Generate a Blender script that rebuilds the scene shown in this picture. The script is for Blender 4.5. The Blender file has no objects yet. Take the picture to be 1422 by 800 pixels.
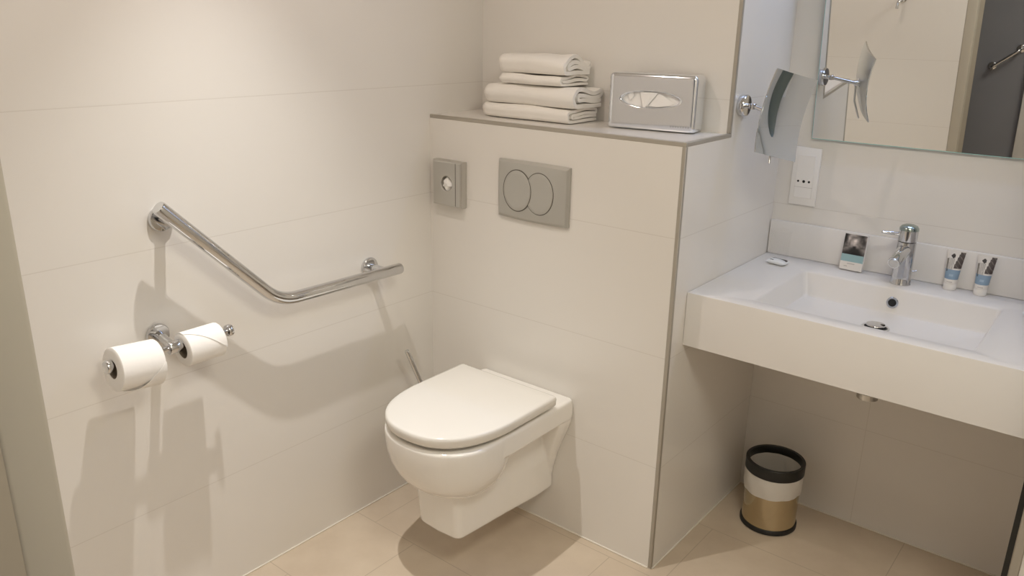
import bpy, bmesh, math, random
from mathutils import Vector, Matrix, Euler, noise
SC = bpy.context.scene
COL = SC.collection

# ------------------------------------------------------------------ camera
cam_d = bpy.data.cameras.new('camera'); cam = bpy.data.objects.new('camera', cam_d); COL.objects.link(cam)
RIGHT = Vector((0.778226, 0.627741, 0.017478)); DOWN = Vector((0.208585, -0.232136, -0.950055)); FWD = Vector((-0.592331, 0.743003, -0.311592))
CAM = Vector((1.744739, -1.774580, 1.475573))
m4 = Matrix.Identity(4)
for i in range(3):
    m4[i][0] = RIGHT[i]; m4[i][1] = -DOWN[i]; m4[i][2] = -FWD[i]; m4[i][3] = CAM[i]
cam.matrix_world = m4
cam_d.sensor_fit = 'HORIZONTAL'; cam_d.sensor_width = 36.0; cam_d.lens = 36.0 * 1120.0755 / 1422.0
cam_d.clip_start = 0.01; cam_d.clip_end = 50
SC.camera = cam

# ------------------------------------------------------------------ world, exposure, lamps
w = bpy.data.worlds.new('world'); SC.world = w; w.use_nodes = True
w.node_tree.nodes['Background'].inputs[0].default_value = (1.0, .93, .85, 1); w.node_tree.nodes['Background'].inputs[1].default_value = 0.05
SC.view_settings.view_transform = 'Standard'; SC.view_settings.look = 'None'
SC.view_settings.exposure = 0.0; SC.view_settings.gamma = 1.0; SC.view_settings.use_curve_mapping = False
SC.cycles.use_denoising = True; SC.cycles.max_bounces = 14; SC.cycles.diffuse_bounces = 8; SC.cycles.glossy_bounces = 8; SC.cycles.transparent_max_bounces = 32
SC.cycles.sample_clamp_indirect = 8.0

CEIL = 2.25
def area(name, loc, size, power, col, shape='DISK', sy=None, rot=(0, 0, 0)):
    d = bpy.data.lights.new(name, 'AREA'); d.shape = shape; d.size = size
    if sy: d.size_y = sy
    d.energy = power; d.color = col
    o = bpy.data.objects.new(name, d); o.location = loc; o.rotation_euler = rot; COL.objects.link(o); return o
def spot(name, loc, ang, power, col, soft):
    d = bpy.data.lights.new(name, 'SPOT'); d.spot_size = math.radians(ang); d.spot_blend = 1.0; d.shadow_soft_size = soft
    d.energy = power; d.color = col
    o = bpy.data.objects.new(name, d); o.location = loc; COL.objects.link(o); return o
LAMP = (0.415, -0.74, 2.215); TUBE = (1.33, 0.40, 2.215); ROOM_FILL = (1.85, -1.10, 2.215)
LP = dict(beam=(61.0, (1.0, .985, .945)), spill=(3.6, (1.0, .835, .745)), tube=(3.3, (.46, .62, 1.0)), room_fill=(14.0, (1.0, .955, .84)), corridor=(.8, (1.0, .90, .78)))
spot('downlight_beam', LAMP, 70, *LP['beam'], 0.012)
area('downlight_spill', LAMP, 0.034, *LP['spill'])
area('vanity_tube_lamp', TUBE, 0.60, *LP['tube'], 'RECTANGLE', 0.05)
area('room_fill_lamp', ROOM_FILL, 0.60, *LP['room_fill'])  # added wide fill, no such source seen; brightens niche, vanity and boxing
area('corridor_fill_lamp', (1.55, -1.95, 2.235), 0.16, *LP['corridor'])  # added weak fill, no lamp seen there; lifts door frame and corridor wall

# ------------------------------------------------------------------ materials
def nt(name):
    m = bpy.data.materials.new(name); m.use_nodes = True
    return m, m.node_tree, m.node_tree.nodes['Principled BSDF']
def mat(name, col, rough=.5, metal=0.0, spec=.5, bump=None, var=None, **kw):
    m, t, b = nt(name)
    b.inputs['Base Color'].default_value = (*col, 1); b.inputs['Roughness'].default_value = rough
    b.inputs['Metallic'].default_value = metal; b.inputs['Specular IOR Level'].default_value = spec
    for k, v in kw.items(): b.inputs[k].default_value = v
    tc = t.nodes.new('ShaderNodeTexCoord')
    if bump:
        n = t.nodes.new('ShaderNodeTexNoise'); n.inputs['Scale'].default_value = bump[0]; n.inputs['Detail'].default_value = 4
        t.links.new(tc.outputs['Object'], n.inputs['Vector'])
        bp = t.nodes.new('ShaderNodeBump'); bp.inputs['Strength'].default_value = bump[1]; bp.inputs['Distance'].default_value = bump[2]
        t.links.new(n.outputs['Fac'], bp.inputs['Height']); t.links.new(bp.outputs['Normal'], b.inputs['Normal'])
    # slight large scale variation of the base colour
    v = var or (6.0, .03)
    n = t.nodes.new('ShaderNodeTexNoise'); n.inputs['Scale'].default_value = v[0]; n.inputs['Detail'].default_value = 3
    t.links.new(tc.outputs['Object'], n.inputs['Vector'])
    mx = t.nodes.new('ShaderNodeMix'); mx.data_type = 'RGBA'
    mx.inputs['A'].default_value = (*[c * (1 - v[1]) for c in col], 1); mx.inputs['B'].default_value = (*[min(1, c * (1 + v[1])) for c in col], 1)
    t.links.new(n.outputs['Fac'], mx.inputs['Factor']); t.links.new(mx.outputs['Result'], b.inputs['Base Color'])
    return m

def joint_nodes(t, coord, period, offset, half):
    """1 inside a joint line, else 0; coord is a socket"""
    def mth(op, a, bb=None, **k):
        n = t.nodes.new('ShaderNodeMath'); n.operation = op
        for i, x in enumerate((a, bb)):
            if x is None: continue
            if isinstance(x, (int, float)): n.inputs[i].default_value = x
            else: t.links.new(x, n.inputs[i])
        return n.outputs[0]
    a = mth('SUBTRACT', coord, offset) if isinstance(offset, (int, float)) else mth('SUBTRACT', coord, offset)
    a = mth('ADD', mth('DIVIDE', a, period), 100.5)
    a = mth('ABSOLUTE', mth('SUBTRACT', mth('FRACT', a), 0.5))
    a = mth('MULTIPLY', a, period)
    return mth('LESS_THAN', a, half), mth

def tile_mat(name, col, joint, rough, period, offset, vert=None, spec=.5):
    """wall tile: joint lines at every period of world z; vert = (axis, period, offset)"""
    m, t, b = nt(name)
    g = t.nodes.new('ShaderNodeNewGeometry'); s = t.nodes.new('ShaderNodeSeparateXYZ'); t.links.new(g.outputs['Position'], s.inputs[0])
    f, mth = joint_nodes(t, s.outputs['Z'], period, offset, 0.0011)
    if vert:
        f2, _ = joint_nodes(t, s.outputs[vert[0]], vert[1], vert[2], 0.0011)
        f2 = mth('MULTIPLY', f2, mth('LESS_THAN', s.outputs['Z'], .66))
        f = mth('MAXIMUM', f, f2)
    n = t.nodes.new('ShaderNodeTexNoise'); n.inputs['Scale'].default_value = 2.5; t.links.new(g.outputs['Position'], n.inputs['Vector'])
    mx = t.nodes.new('ShaderNodeMix'); mx.data_type = 'RGBA'
    mx.inputs['A'].default_value = (*[c * .985 for c in col], 1); mx.inputs['B'].default_value = (*[min(1, c * 1.015) for c in col], 1)
    t.links.new(n.outputs['Fac'], mx.inputs['Factor'])
    m2 = t.nodes.new('ShaderNodeMix'); m2.data_type = 'RGBA'; t.links.new(f, m2.inputs['Factor'])
    t.links.new(mx.outputs['Result'], m2.inputs['A']); m2.inputs['B'].default_value = (*joint, 1)
    t.links.new(m2.outputs['Result'], b.inputs['Base Color'])
    b.inputs['Roughness'].default_value = rough; b.inputs['Specular IOR Level'].default_value = spec
    bp = t.nodes.new('ShaderNodeBump'); bp.inputs['Strength'].default_value = .25; bp.inputs['Distance'].default_value = .001; bp.invert = True
    t.links.new(f, bp.inputs['Height']); t.links.new(bp.outputs['Normal'], b.inputs['Normal'])
    return m

TH = 0.3243
WT = (0.77, 0.745, 0.705)
JT = (0.695, 0.665, 0.62)
M_tile = tile_mat('white_wall_tile', WT, JT, .22, TH, 0.0)
M_tile_v = tile_mat('white_wall_tile_staggered', WT, JT, .22, TH, 0.0, ('X', 1.3, 1.222))

def floor_mat():
    m, t, b = nt('beige_floor_tile')
    g = t.nodes.new('ShaderNodeNewGeometry'); s = t.nodes.new('ShaderNodeSeparateXYZ'); t.links.new(g.outputs['Position'], s.inputs[0])
    f, mth = joint_nodes(t, s.outputs['Y'], .324, -.352, .0011)
    row = mth('FLOOR', mth('DIVIDE', mth('ADD', s.outputs['Y'], .352), .324))
    par = mth('ABSOLUTE', mth('MODULO', row, 2.0))
    off = mth('SUBTRACT', .735, mth('MULTIPLY', par, .479))
    f2, _ = joint_nodes(t, s.outputs['X'], .649, off, .0011)
    f = mth('MAXIMUM', f, f2)
    n = t.nodes.new('ShaderNodeTexNoise'); n.inputs['Scale'].default_value = 5; n.inputs['Detail'].default_value = 6; n.inputs['Roughness'].default_value = .6
    t.links.new(g.outputs['Position'], n.inputs['Vector'])
    r = t.nodes.new('ShaderNodeValToRGB'); t.links.new(n.outputs['Fac'], r.inputs['Fac'])
    r.color_ramp.elements[0].position = .3; r.color_ramp.elements[0].color = (.56, .465, .36, 1)
    r.color_ramp.elements[1].position = .75; r.color_ramp.elements[1].color = (.66, .565, .45, 1)
    m2 = t.nodes.new('ShaderNodeMix'); m2.data_type = 'RGBA'; t.links.new(f, m2.inputs['Factor'])
    t.links.new(r.outputs['Color'], m2.inputs['A']); m2.inputs['B'].default_value = (.46, .38, .29, 1)
    t.links.new(m2.outputs['Result'], b.inputs['Base Color']); b.inputs['Roughness'].default_value = .42
    bp = t.nodes.new('ShaderNodeBump'); bp.inputs['Strength'].default_value = .3; bp.inputs['Distance'].default_value = .001; bp.invert = True
    t.links.new(f, bp.inputs['Height']); t.links.new(bp.outputs['Normal'], b.inputs['Normal'])
    return m
M_floor = floor_mat()
M_paint = mat('white_paint', (.78, .76, .72), .7)
M_caulk = mat('white_silicone', (.82, .78, .70), .4)
M_trim = mat('dull_aluminium', (.42, .39, .335), .55, .35, bump=(300, .05, .001))
M_frame = mat('painted_frame', (.47, .435, .365), .5)
M_frame2 = mat('painted_frame_outer', (.40, .355, .285), .55)
M_grey = mat('grey_corridor_wall', (.25, .25, .27), .6, var=(2, .15))
M_black = mat('black_rubber', (.012, .012, .011), .45)
M_ceramic = mat('white_ceramic', (.86, .84, .80), .08, var=(4, .01))
M_seat = mat('white_duroplast', (.80, .78, .735), .16, var=(4, .01))
M_chrome = mat('chrome', (.66, .665, .675), .05, 1.0, var=(3, .02))
M_boxchrome = mat('box_chrome', (.83, .86, .91), .09, 1.0, var=(3, .01))
M_brush = mat('brushed_steel', (.62, .61, .58), .30, 1.0, bump=(400, .08, .0005))
M_satin = mat('satin_chrome_plastic', (.50, .49, .455), .38, .55, var=(4, .02))
M_groove = mat('dark_groove', (.10, .09, .075), .6)
M_terry = mat('white_terry', (.89, .865, .82), .95, spec=.1, bump=(420, .6, .002), var=(14, .03))
M_paper = mat('white_tissue_paper', (.90, .885, .86), .9, spec=.1, bump=(150, .12, .001))
M_core = mat('grey_cardboard', (.30, .25, .19), .9)
M_counter = mat('white_solid_surface', (.77, .75, .725), .30)
M_plastic = mat('white_plastic', (.84, .82, .79), .35)
M_dark = mat('dark_hole', (.01, .01, .01), .6)
M_bin = mat('warm_polished_steel', (.60, .51, .35), .13, 1.0)
M_liner = mat('white_bin_liner', (.78, .75, .70), .45, bump=(40, .5, .004), **{'Transmission Weight': .15})
M_mirror = mat('mirror_silver', (.90, .91, .90), .0, 1.0, var=(3, .0))
M_mirror2 = mat('shaving_mirror_silver', (.78, .80, .77), .02, 1.0, var=(3, .0))
M_edge = mat('green_glass_edge', (.42, .72, .70), .15, 0, .8)
M_glass, _t, _b = nt('clear_glass')
_t.nodes.remove(_b); _o = _t.nodes['Material Output']; _a = _t.nodes.new('ShaderNodeBsdfTransparent'); _a.inputs[0].default_value = (.997, .997, .997, 1)
_g = _t.nodes.new('ShaderNodeBsdfGlossy'); _g.inputs['Roughness'].default_value = .03; _f = _t.nodes.new('ShaderNodeValue'); _f.outputs[0].default_value = .015
_m = _t.nodes.new('ShaderNodeMixShader'); _t.links.new(_f.outputs[0], _m.inputs[0]); _t.links.new(_a.outputs[0], _m.inputs[1]); _t.links.new(_g.outputs[0], _m.inputs[2]); _t.links.new(_m.outputs[0], _o.inputs['Surface'])
M_foil = mat('white_wrapper', (.80, .82, .83), .28)
M_ink = mat('dark_print', (.045, .038, .035), .5)
M_inkgrey = mat('grey_print', (.40, .38, .36), .6)
M_captop = mat('tap_cap_reflection', (.40, .47, .45), .16, 1.0)  # greenish reflection on the cap's dome put into its metal colour
def emis(name, col, s):
    m, t, b = nt(name); b.inputs['Emission Color'].default_value = (*col, 1); b.inputs['Emission Strength'].default_value = s
    b.inputs['Base Color'].default_value = (.8, .8, .8, 1); return m
def vcol_mat(name, rough=.4):
    m, t, b = nt(name); a = t.nodes.new('ShaderNodeVertexColor'); a.layer_name = 'print'
    t.links.new(a.outputs['Color'], b.inputs['Base Color']); b.inputs['Roughness'].default_value = rough; return m
M_print = vcol_mat('colour_print')

# ------------------------------------------------------------------ helpers
LOC = {}
def obj(name, bm, m, parent=None, loc=None, smooth=40, world=True):
    """bm is in world coordinates; parent's (or own) base is subtracted"""
    base = Vector(LOC[parent.name]) if parent else Vector(loc or (0, 0, 0))
    if base.length: bmesh.ops.translate(bm, verts=bm.verts, vec=-base)
    me = bpy.data.meshes.new(name); bm.to_mesh(me); bm.free()
    if smooth is not None:
        for p in me.polygons: p.use_smooth = True
        me.set_sharp_from_angle(angle=math.radians(smooth))
    ms = m if isinstance(m, (list, tuple)) else [m]
    for x in ms: me.materials.append(x)
    o = bpy.data.objects.new(name, me); COL.objects.link(o)
    if parent: o.parent = parent; LOC[o.name] = LOC[parent.name]
    else: o.location = base; LOC[o.name] = tuple(base)
    return o
def tag(o, label=None, cat=None, group=None, kind=None):
    if label: o['label'] = label
    if cat: o['category'] = cat
    if group: o['group'] = group
    if kind: o['kind'] = kind
    return o
def thing(name, loc, label, cat, group=None):
    o = bpy.data.objects.new(name, None); o.location = loc; o.empty_display_size = .05; COL.objects.link(o); LOC[o.name] = tuple(loc)
    return tag(o, label, cat, group)
def struct(name, bm, m, smooth=None, parent=None):
    o = obj(name, bm, m, parent, smooth=smooth)
    if not parent: o['kind'] = 'structure'
    return o
def BM(): return bmesh.new()
def box(b, lo, hi, bev=0, seg=2, mi=0, M=None):
    r = bmesh.ops.create_cube(b, size=1.0)
    vs = r['verts']; lo = Vector(lo); hi = Vector(hi); c = (lo + hi) / 2; d = hi - lo
    for v in vs: v.co = Vector((v.co.x * d.x, v.co.y * d.y, v.co.z * d.z)) + c
    fs = list({f for v in vs for f in v.link_faces})
    for f in fs: f.material_index = mi
    allv = set(vs)
    if bev:
        es = list({e for v in vs for e in v.link_edges})
        rr = bmesh.ops.bevel(b, geom=es, offset=bev, segments=seg, profile=.5, affect='EDGES')
        allv = set(rr['verts']) | {v for v in vs if v.is_valid}
        allv |= {v for f in rr['faces'] for v in f.verts}
        for f in rr['faces']: f.material_index = mi
        for v in list(allv):
            for f in v.link_faces: allv |= set(f.verts)
    if M is not None:
        for v in allv: v.co = M @ v.co
    return b
def frame_of(d):
    d = Vector(d).normalized(); a = Vector((0, 0, 1)) if abs(d.z) < .9 else Vector((1, 0, 0))
    u = a.cross(d).normalized(); return u, d.cross(u), d
def loft(b, rings, cap0=True, cap1=True, closed=True, mi=0):
    vs = [[b.verts.new(Vector(p)) for p in r] for r in rings]
    n = len(rings[0])
    for i in range(len(vs) - 1):
        for j in range(n if closed else n - 1):
            k = (j + 1) % n
            try: b.faces.new((vs[i][j], vs[i][k], vs[i + 1][k], vs[i + 1][j])).material_index = mi
            except ValueError: pass
    if cap0: b.faces.new(list(reversed(vs[0]))).material_index = mi
    if cap1: b.faces.new(vs[-1]).material_index = mi
    return vs
def lathe(b, prof, p0, d, seg=40, mi=0, cap0=True, cap1=True):
    """prof: list of (radius, distance along d)"""
    u, v, d = frame_of(d); p0 = Vector(p0)
    rings = [[p0 + d * h + (u * math.cos(2 * math.pi * k / seg) + v * math.sin(2 * math.pi * k / seg)) * max(r, 1e-5) for k in range(seg)] for r, h in prof]
    loft(b, rings, cap0, cap1, mi=mi); return b
def cyl(b, p0, p1, r, seg=32, bev=0, mi=0):
    L = (Vector(p1) - Vector(p0)).length
    if bev: prof = [(r - bev, 0), (r - bev * .3, bev * .3), (r, bev), (r, L - bev), (r - bev * .3, L - bev * .3), (r - bev, L)]
    else: prof = [(r, 0), (r, L)]
    return lathe(b, prof, p0, Vector(p1) - Vector(p0), seg, mi)
def tube(b, pts, r, seg=24, endround=0, mi=0):
    pts = [Vector(p) for p in pts]; n = len(pts)
    T = []
    for i in range(n):
        t = (pts[min(i + 1, n - 1)] - pts[max(i - 1, 0)]).normalized(); T.append(t)
    u, v, _ = frame_of(T[0]); rings = []
    for i in range(n):
        if i:
            ax = T[i - 1].cross(T[i])
            if ax.length > 1e-7:
                q = Matrix.Rotation(T[i - 1].angle(T[i]), 3, ax.normalized()); u = q @ u; v = q @ v
        rr = r[i] if isinstance(r, (list, tuple)) else r
        rings.append([pts[i] + (u * math.cos(2 * math.pi * k / seg) + v * math.sin(2 * math.pi * k / seg)) * rr for k in range(seg)])
    loft(b, rings, mi=mi); return b
def fix(b):
    bmesh.ops.recalc_face_normals(b, faces=b.faces); return b
def arc_path(pts, rad, n=10):
    """polyline with rounded inner corners"""
    pts = [Vector(p) for p in pts]; out = [pts[0]]
    for i in range(1, len(pts) - 1):
        a, p, c = pts[i - 1], pts[i], pts[i + 1]
        d0 = (a - p).normalized(); d1 = (c - p).normalized()
        A, Cc = p + d0 * rad, p + d1 * rad
        for k in range(n + 1):
            t = k / n; out.append((1 - t) ** 2 * A + 2 * t * (1 - t) * p + t * t * Cc)
    out.append(pts[-1]); return out

# ------------------------------------------------------------------ the room
W, H, S, D = .8551, 1.2107, .243, .6118
ZT, ZB, ZS, YV = .8172, .670, .9227, .0747
XR = 1.6735          # left edge of the right-hand partition
struct('floor', box(BM(), (-.6, -2.75, -.1), (2.75, D + .1, 0)), M_floor)
struct('ceiling', box(BM(), (-.6, -2.75, CEIL), (2.75, D + .1, CEIL + .1)), M_paint)
struct('wall_left', box(BM(), (-.1, -1.5, 0), (0, D + .1, CEIL)), M_tile)
struct('wall_cistern', box(BM(), (0, 0, 0), (W, S, H)), M_tile)
struct('wall_back', box(BM(), (0, S, 0), (W, D + .1, CEIL)), M_tile)
struct('wall_vanity', box(BM(), (W, D, 0), (2.6, D + .1, CEIL)), M_tile_v)
struct('wall_partition', box(BM(), (XR + .004, 0, 0), (XR + .12, D, CEIL)), M_tile)
struct('wall_right', box(BM(), (2.5, -1.5, 0), (2.6, D, CEIL)), M_tile)
b = BM(); box(b, (-.1, -1.6, 0), (.895, -1.5, CEIL)); struct('wall_rear', b, M_tile)
struct('wall_rear_right', box(BM(), (1.90, -1.6, 0), (2.6, -1.5, CEIL)), M_tile)
struct('wall_corridor', box(BM(), (-.6, -2.3, 0), (2.6, -2.2, CEIL)), M_grey)
struct('wall_corridor_left', box(BM(), (-.6, -2.2, 0), (-.5, -1.6, CEIL)), M_grey)
struct('wall_corridor_right', box(BM(), (2.5, -2.2, 0), (2.6, -1.6, CEIL)), M_grey)
# door frame at the end of the rear wall
b = BM(); box(b, (.895, -1.545, 0), (.940, -1.4985, CEIL), .005, 3); d1 = struct('door_1', b, M_frame, smooth=40)
b = BM(); box(b, (.880, -1.66, 0), (.9385, -1.5435, CEIL)); struct('door_stop', b, M_frame2, 40, parent=d1)
# white panel out in the corridor that the wall mirror shows
b = BM(); box(b, (1.098, -2.2, .30), (1.55, -2.165, 1.15), .006); box(b, (1.09, -2.2, .29), (1.56, -2.155, .318), .004)
struct('trim_corridor_panel', b, M_paint, 40)

# metal edge strips of the tiled boxing
t = .0095; e = .0012
b = BM()
box(b, (.001, -e, H - t), (W + e, t, H + e), .0012, 1); struct('trim_1', b, M_trim, 40)
struct('trim_2', box(BM(), (W - t, -e, .002), (W + e, t, H - t), .0012, 1), M_trim, 40)
struct('trim_3', box(BM(), (W - t, t, H - t), (W + e, S + t, H + e), .0012, 1), M_trim, 40)
struct('trim_4', box(BM(), (W - t, S - e, H + e), (W + e, S + t, CEIL), .0012, 1), M_trim, 40)
b = BM(); box(b, (XR - .008, .002, 0), (XR + .003, .016, CEIL)); struct('trim_5', b, M_black, 40)
b = BM(); box(b, (XR + .003, -.004, 0), (XR + .022, .006, CEIL), .002, 1); struct('trim_6', b, M_trim, 40)
# silicone joints along the floor
def caulk(name, lo, hi): struct(name, box(BM(), lo, hi, .001, 1), M_caulk, 40)
caulk('baseboard_left', (0, -1.5, 0), (.004, 0, .0045)); caulk('baseboard_cistern', (0, -.004, 0), (W - .01, 0, .0045))
caulk('baseboard_niche', (W, .004, 0), (W + .004, D, .0045)); caulk('baseboard_vanity', (W, D - .004, 0), (XR, D, .0045))

# ------------------------------------------------------------------ toilet
TX = .397
def dplan(z, hw, y0, yc, yf, n=2.35, seg=40, cx=TX, back_round=.012):
    """D shaped plan: straight sides from y0 (wall end) to yc, then a superellipse to the front yf"""
    pts = []
    pts.append((cx + hw - back_round, y0, z)); pts.append((cx + hw - back_round * .3, y0 - back_round * .3, z)); pts.append((cx + hw, y0 - back_round, z))
    for k in range(1, 4): pts.append((cx + hw, y0 - back_round + (yc - y0 + back_round) * k / 4, z))
    for k in range(seg + 1):
        a = math.pi * k / seg
        c, s = math.cos(a), math.sin(a)
        x = math.copysign(abs(c) ** (2 / n), c) * hw; y = abs(s) ** (2 / n) * (yf - yc)
        pts.append((cx + x, yc + y, z))
    for k in range(3, 0, -1): pts.append((cx - hw, y0 - back_round + (yc - y0 + back_round) * k / 4, z))
    pts.append((cx - hw, y0 - back_round, z)); pts.append((cx - hw + back_round * .3, y0 - back_round * .3, z)); pts.append((cx - hw + back_round, y0, z))
    return pts
toilet = thing('wall_hung_toilet', (TX, 0, .12), 'white wall-hung ceramic toilet with closed lid on the tiled boxing', 'toilet')
b = BM()
# rim slab
loft(b, [dplan(z, hw, -.001, -.27, yf) for z, hw, yf in ((.386, .170, -.40), (.389, .1715, -.40), (.438, .172, -.40), (.445, .170, -.40), (.4475, .166, -.39))])
# bowl
rings = []
for k in range(15):
    u = min(1, k / 12); s = math.sqrt(1 - (1 - u) ** 2.2)
    z = (.268 + u * .172) if k < 13 else (.445, .4475)[k - 13]
    ins = (0, .0022, .006)[max(0, k - 12)]
    hw = .086 + (.1695 - .086) * s - ins; yf = -.403 - (.509 - .403) * s + ins; yb = -.250 + .06 * s
    yc = (yf * .48 + yb * .52)
    ring = []
    for q in range(64):
        a = 2 * math.pi * q / 64; c, sn = math.cos(a), math.sin(a); n = 2.3
        ring.append((TX + math.copysign(abs(c) ** (2 / n), c) * hw, yc + math.copysign(abs(sn) ** (2 / n), sn) * ((yb - yc) if sn > 0 else (yc - yf)), z))
    rings.append(ring)
loft(b, rings)
# trap block
def blk(z, wf, wb, yf):
    h = [(wb, -.001), (wb * .98, -.08), (wf + (wb - wf) * .5, -.2), (wf * 1.06, yf + .06), (wf, yf + .016), (wf - .005, yf + .006), (wf - .016, yf), (0, yf - .004)]
    return [(TX + x, y, z) for x, y in h] + [(TX - x, y, z) for x, y in reversed(h[:-1])]
loft(b, [blk(z, wf, wb, yf) for z, wf, wb, yf in ((.126, .066, .098, -.378), (.130, .073, .103, -.389), (.138, .077, .105, -.395), (.24, .081, .105, -.402), (.29, .083, .098, -.406), (.40, .08, .090, -.408))])
# flange against the wall
rings = []
for z, hw, yd in ((.118, .100, -.004), (.16, .104, -.012), (.20, .110, -.022), (.25, .122, -.034), (.30, .140, -.045), (.34, .156, -.052), (.37, .166, -.056), (.40, .171, -.058), (.43, .172, -.06)):
    rings.append([(TX + hw, -.001, z), (TX + hw, yd * .6, z), (TX + hw - .006, yd, z), (TX + hw - .03, yd * 1.05, z), (TX, yd * 1.1, z), (TX - hw + .03, yd * 1.05, z), (TX - hw + .006, yd, z), (TX - hw, yd * .6, z), (TX - hw, -.001, z)])
loft(b, rings)
fix(b)
bowl = obj('bowl', b, M_ceramic, toilet, smooth=None)
r_ = bowl.modifiers.new('remesh', 'REMESH'); r_.mode = 'VOXEL'; r_.voxel_size = .0036; r_.use_smooth_shade = True
s_ = bowl.modifiers.new('smooth', 'SMOOTH'); s_.factor = .5; s_.iterations = 4
# seat ring
b = BM()
o_, i_ = [dplan(z, hw, -.10, -.275, yf) for z, hw, yf in ((.4535, .162, -.496), (.464, .166, -.500))], [dplan(z, .11, -.14, -.27, -.43) for z in (.4535, .464)]
loft(b, [i_[0], o_[0], o_[1], i_[1], i_[0]], False, False); fix(b)
bmesh.ops.remove_doubles(b, verts=b.verts, dist=1e-5)
obj('seat', b, M_seat, toilet)
b = BM()
loft(b, [dplan(z, hw, yb, -.275, yf, back_round=.005) for z, hw, yb, yf in ((.462, .174, -.098, -.508), (.465, .1765, -.096, -.511), (.481, .178, -.096, -.5125), (.4880, .1772, -.0970, -.5115), (.4905, .1745, -.099, -.508), (.4915, .168, -.104, -.500), (.4916, .10, -.14, -.43))]); fix(b)
obj('lid', b, M_seat, toilet, smooth=60)
for sx in (-1, 1):
    b = BM(); cyl(b, (TX + sx * .055, -.082, .444), (TX + sx * .105, -.082, .4635), .001); b.clear()
    cyl(b, (TX + sx * .05, -.090, .460), (TX + sx * .11, -.090, .460), .0095, 20, .002); obj('hinge', fix(b), M_seat, toilet)

# ------------------------------------------------------------------ flush plate
FX, FZ, FWd, FH = .2806, .9474, .246, .164
fp = thing('flush_plate', (FX + FWd / 2, 0, FZ), 'satin grey dual flush plate with two overlapping oval buttons on the tiled boxing', 'flush plate')
def plate_ring(y, ins, cx=FX + FWd / 2, cz=FZ + FH / 2, hw=FWd / 2, hh=FH / 2, bow=.004, n=16):
    P = []
    hw -= ins; hh -= ins
    for k in range(n): s = -1 + 2 * k / n; P.append((cx + s * hw, y, cz - hh - bow * (1 - s * s)))
    for k in range(n): s = -1 + 2 * k / n; P.append((cx + hw, y, cz + s * hh))
    for k in range(n): s = 1 - 2 * k / n; P.append((cx + s * hw, y, cz + hh + bow * .3 * (1 - s * s)))
    for k in range(n): s = 1 - 2 * k / n; P.append((cx - hw - bow * .5 * (1 - s * s), y, cz + s * hh))
    return P
b = BM(); loft(b, [plate_ring(-.0005, 0), plate_ring(-.007, 0), plate_ring(-.0125, .007), plate_ring(-.0135, .012)]); obj('plate', fix(b), M_satin, fp, smooth=25)
def oval(b, cx, cz, rx, rz, y0, y1, dish, clip=None, seg=64, mi=0):
    rings = [[(cx + rx * s * math.cos(2 * math.pi * k / seg), y, cz + rz * s * math.sin(2 * math.pi * k / seg)) for k in range(seg)] for s, y in ((1, y0), (1, y1), (.985, y1 - .0006), (.8, y1 - .0006 + dish * .45), (.5, y1 - .0006 + dish * .8), (.2, y1 - .0006 + dish))]
    if clip:   # keep clear of another oval: push points out of it
        ccx, ccz, crx, crz = clip
        for r in rings:
            for i, p in enumerate(r):
                q = math.hypot((p[0] - ccx) / crx, (p[2] - ccz) / crz)
                if q < 1: 
                    # move right along x to the oval's edge
                    zz = max(-1, min(1, (p[2] - ccz) / crz)); r[i] = (max(p[0], ccx + crx * math.sqrt(1 - zz * zz)), p[1], p[2])
    loft(b, rings, mi=mi); return fix(b)
cxL, cxR, cz_, rx_, rz_ = .3535, .4295, 1.0285, .0492, .0585
def oval_ring(cx, cz, rx, rz, wd, y0, y1, seg=72):
    b = BM()
    rings = [[(cx + (rx + o) * math.cos(2 * math.pi * k / seg), y, cz + (rz + o) * math.sin(2 * math.pi * k / seg)) for k in range(seg)] for o, y in ((-wd, y0), (wd, y0), (wd, y1), (-wd, y1), (-wd, y0))]
    loft(b, rings, False, False); bmesh.ops.remove_doubles(b, verts=b.verts, dist=1e-7); return fix(b)
obj('groove', oval_ring(cxR, cz_, rx_, rz_, .0011, -.0130, -.01365), M_groove, fp)
obj('button', oval(BM(), cxR, cz_, rx_ - .0011, rz_ - .0011, -.0130, -.0152, .0014, clip=(cxL, cz_, rx_ + .0012, rz_ + .0012)), M_satin, fp, smooth=60)
obj('groove', oval_ring(cxL, cz_, rx_, rz_, .0012, -.0130, -.0154), M_groove, fp)
obj('button', oval(BM(), cxL, cz_, rx_ - .0011, rz_ - .0011, -.0130, -.0157, .0014), M_satin, fp, smooth=60)

# ------------------------------------------------------------------ hygiene bag dispenser
bd = thing('bag_dispenser', (.092, 0, .946), 'small upright satin steel hygiene bag dispenser with a round opening', 'dispenser')
b = BM(); seg = 36
cx, cz, rh = .092, 1.0155, .0245
lo, hi = (.0335, .946), (.1505, 1.0835)
def rrect(y, ins, r=.004, n=9):
    P = []
    x0, x1, z0, z1 = lo[0] + ins, hi[0] - ins, lo[1] + ins, hi[1] - ins
    per = [(x0, z0), (x1, z0), (x1, z1), (x0, z1)]
    for i in range(4):
        a, c = per[i], per[(i + 1) % 4]
        for k in range(n): P.append((a[0] + (c[0] - a[0]) * k / n, y, a[1] + (c[1] - a[1]) * k / n))
    return P
def hole(y, r):
    P = []
    for p in rrect(0, 0):
        a = math.atan2((p[2] - cz), (p[0] - cx)); P.append((cx + r * math.cos(a), y, cz + r * math.sin(a)))
    return P
loft(b, [rrect(-.0005, 0), rrect(-.020, 0), rrect(-.0245, .002), rrect(-.027, .006), hole(-.027, rh), hole(-.0255, rh - .002), hole(-.012, rh - .003)]); obj('cover', fix(b), M_brush, bd, smooth=30)
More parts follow.
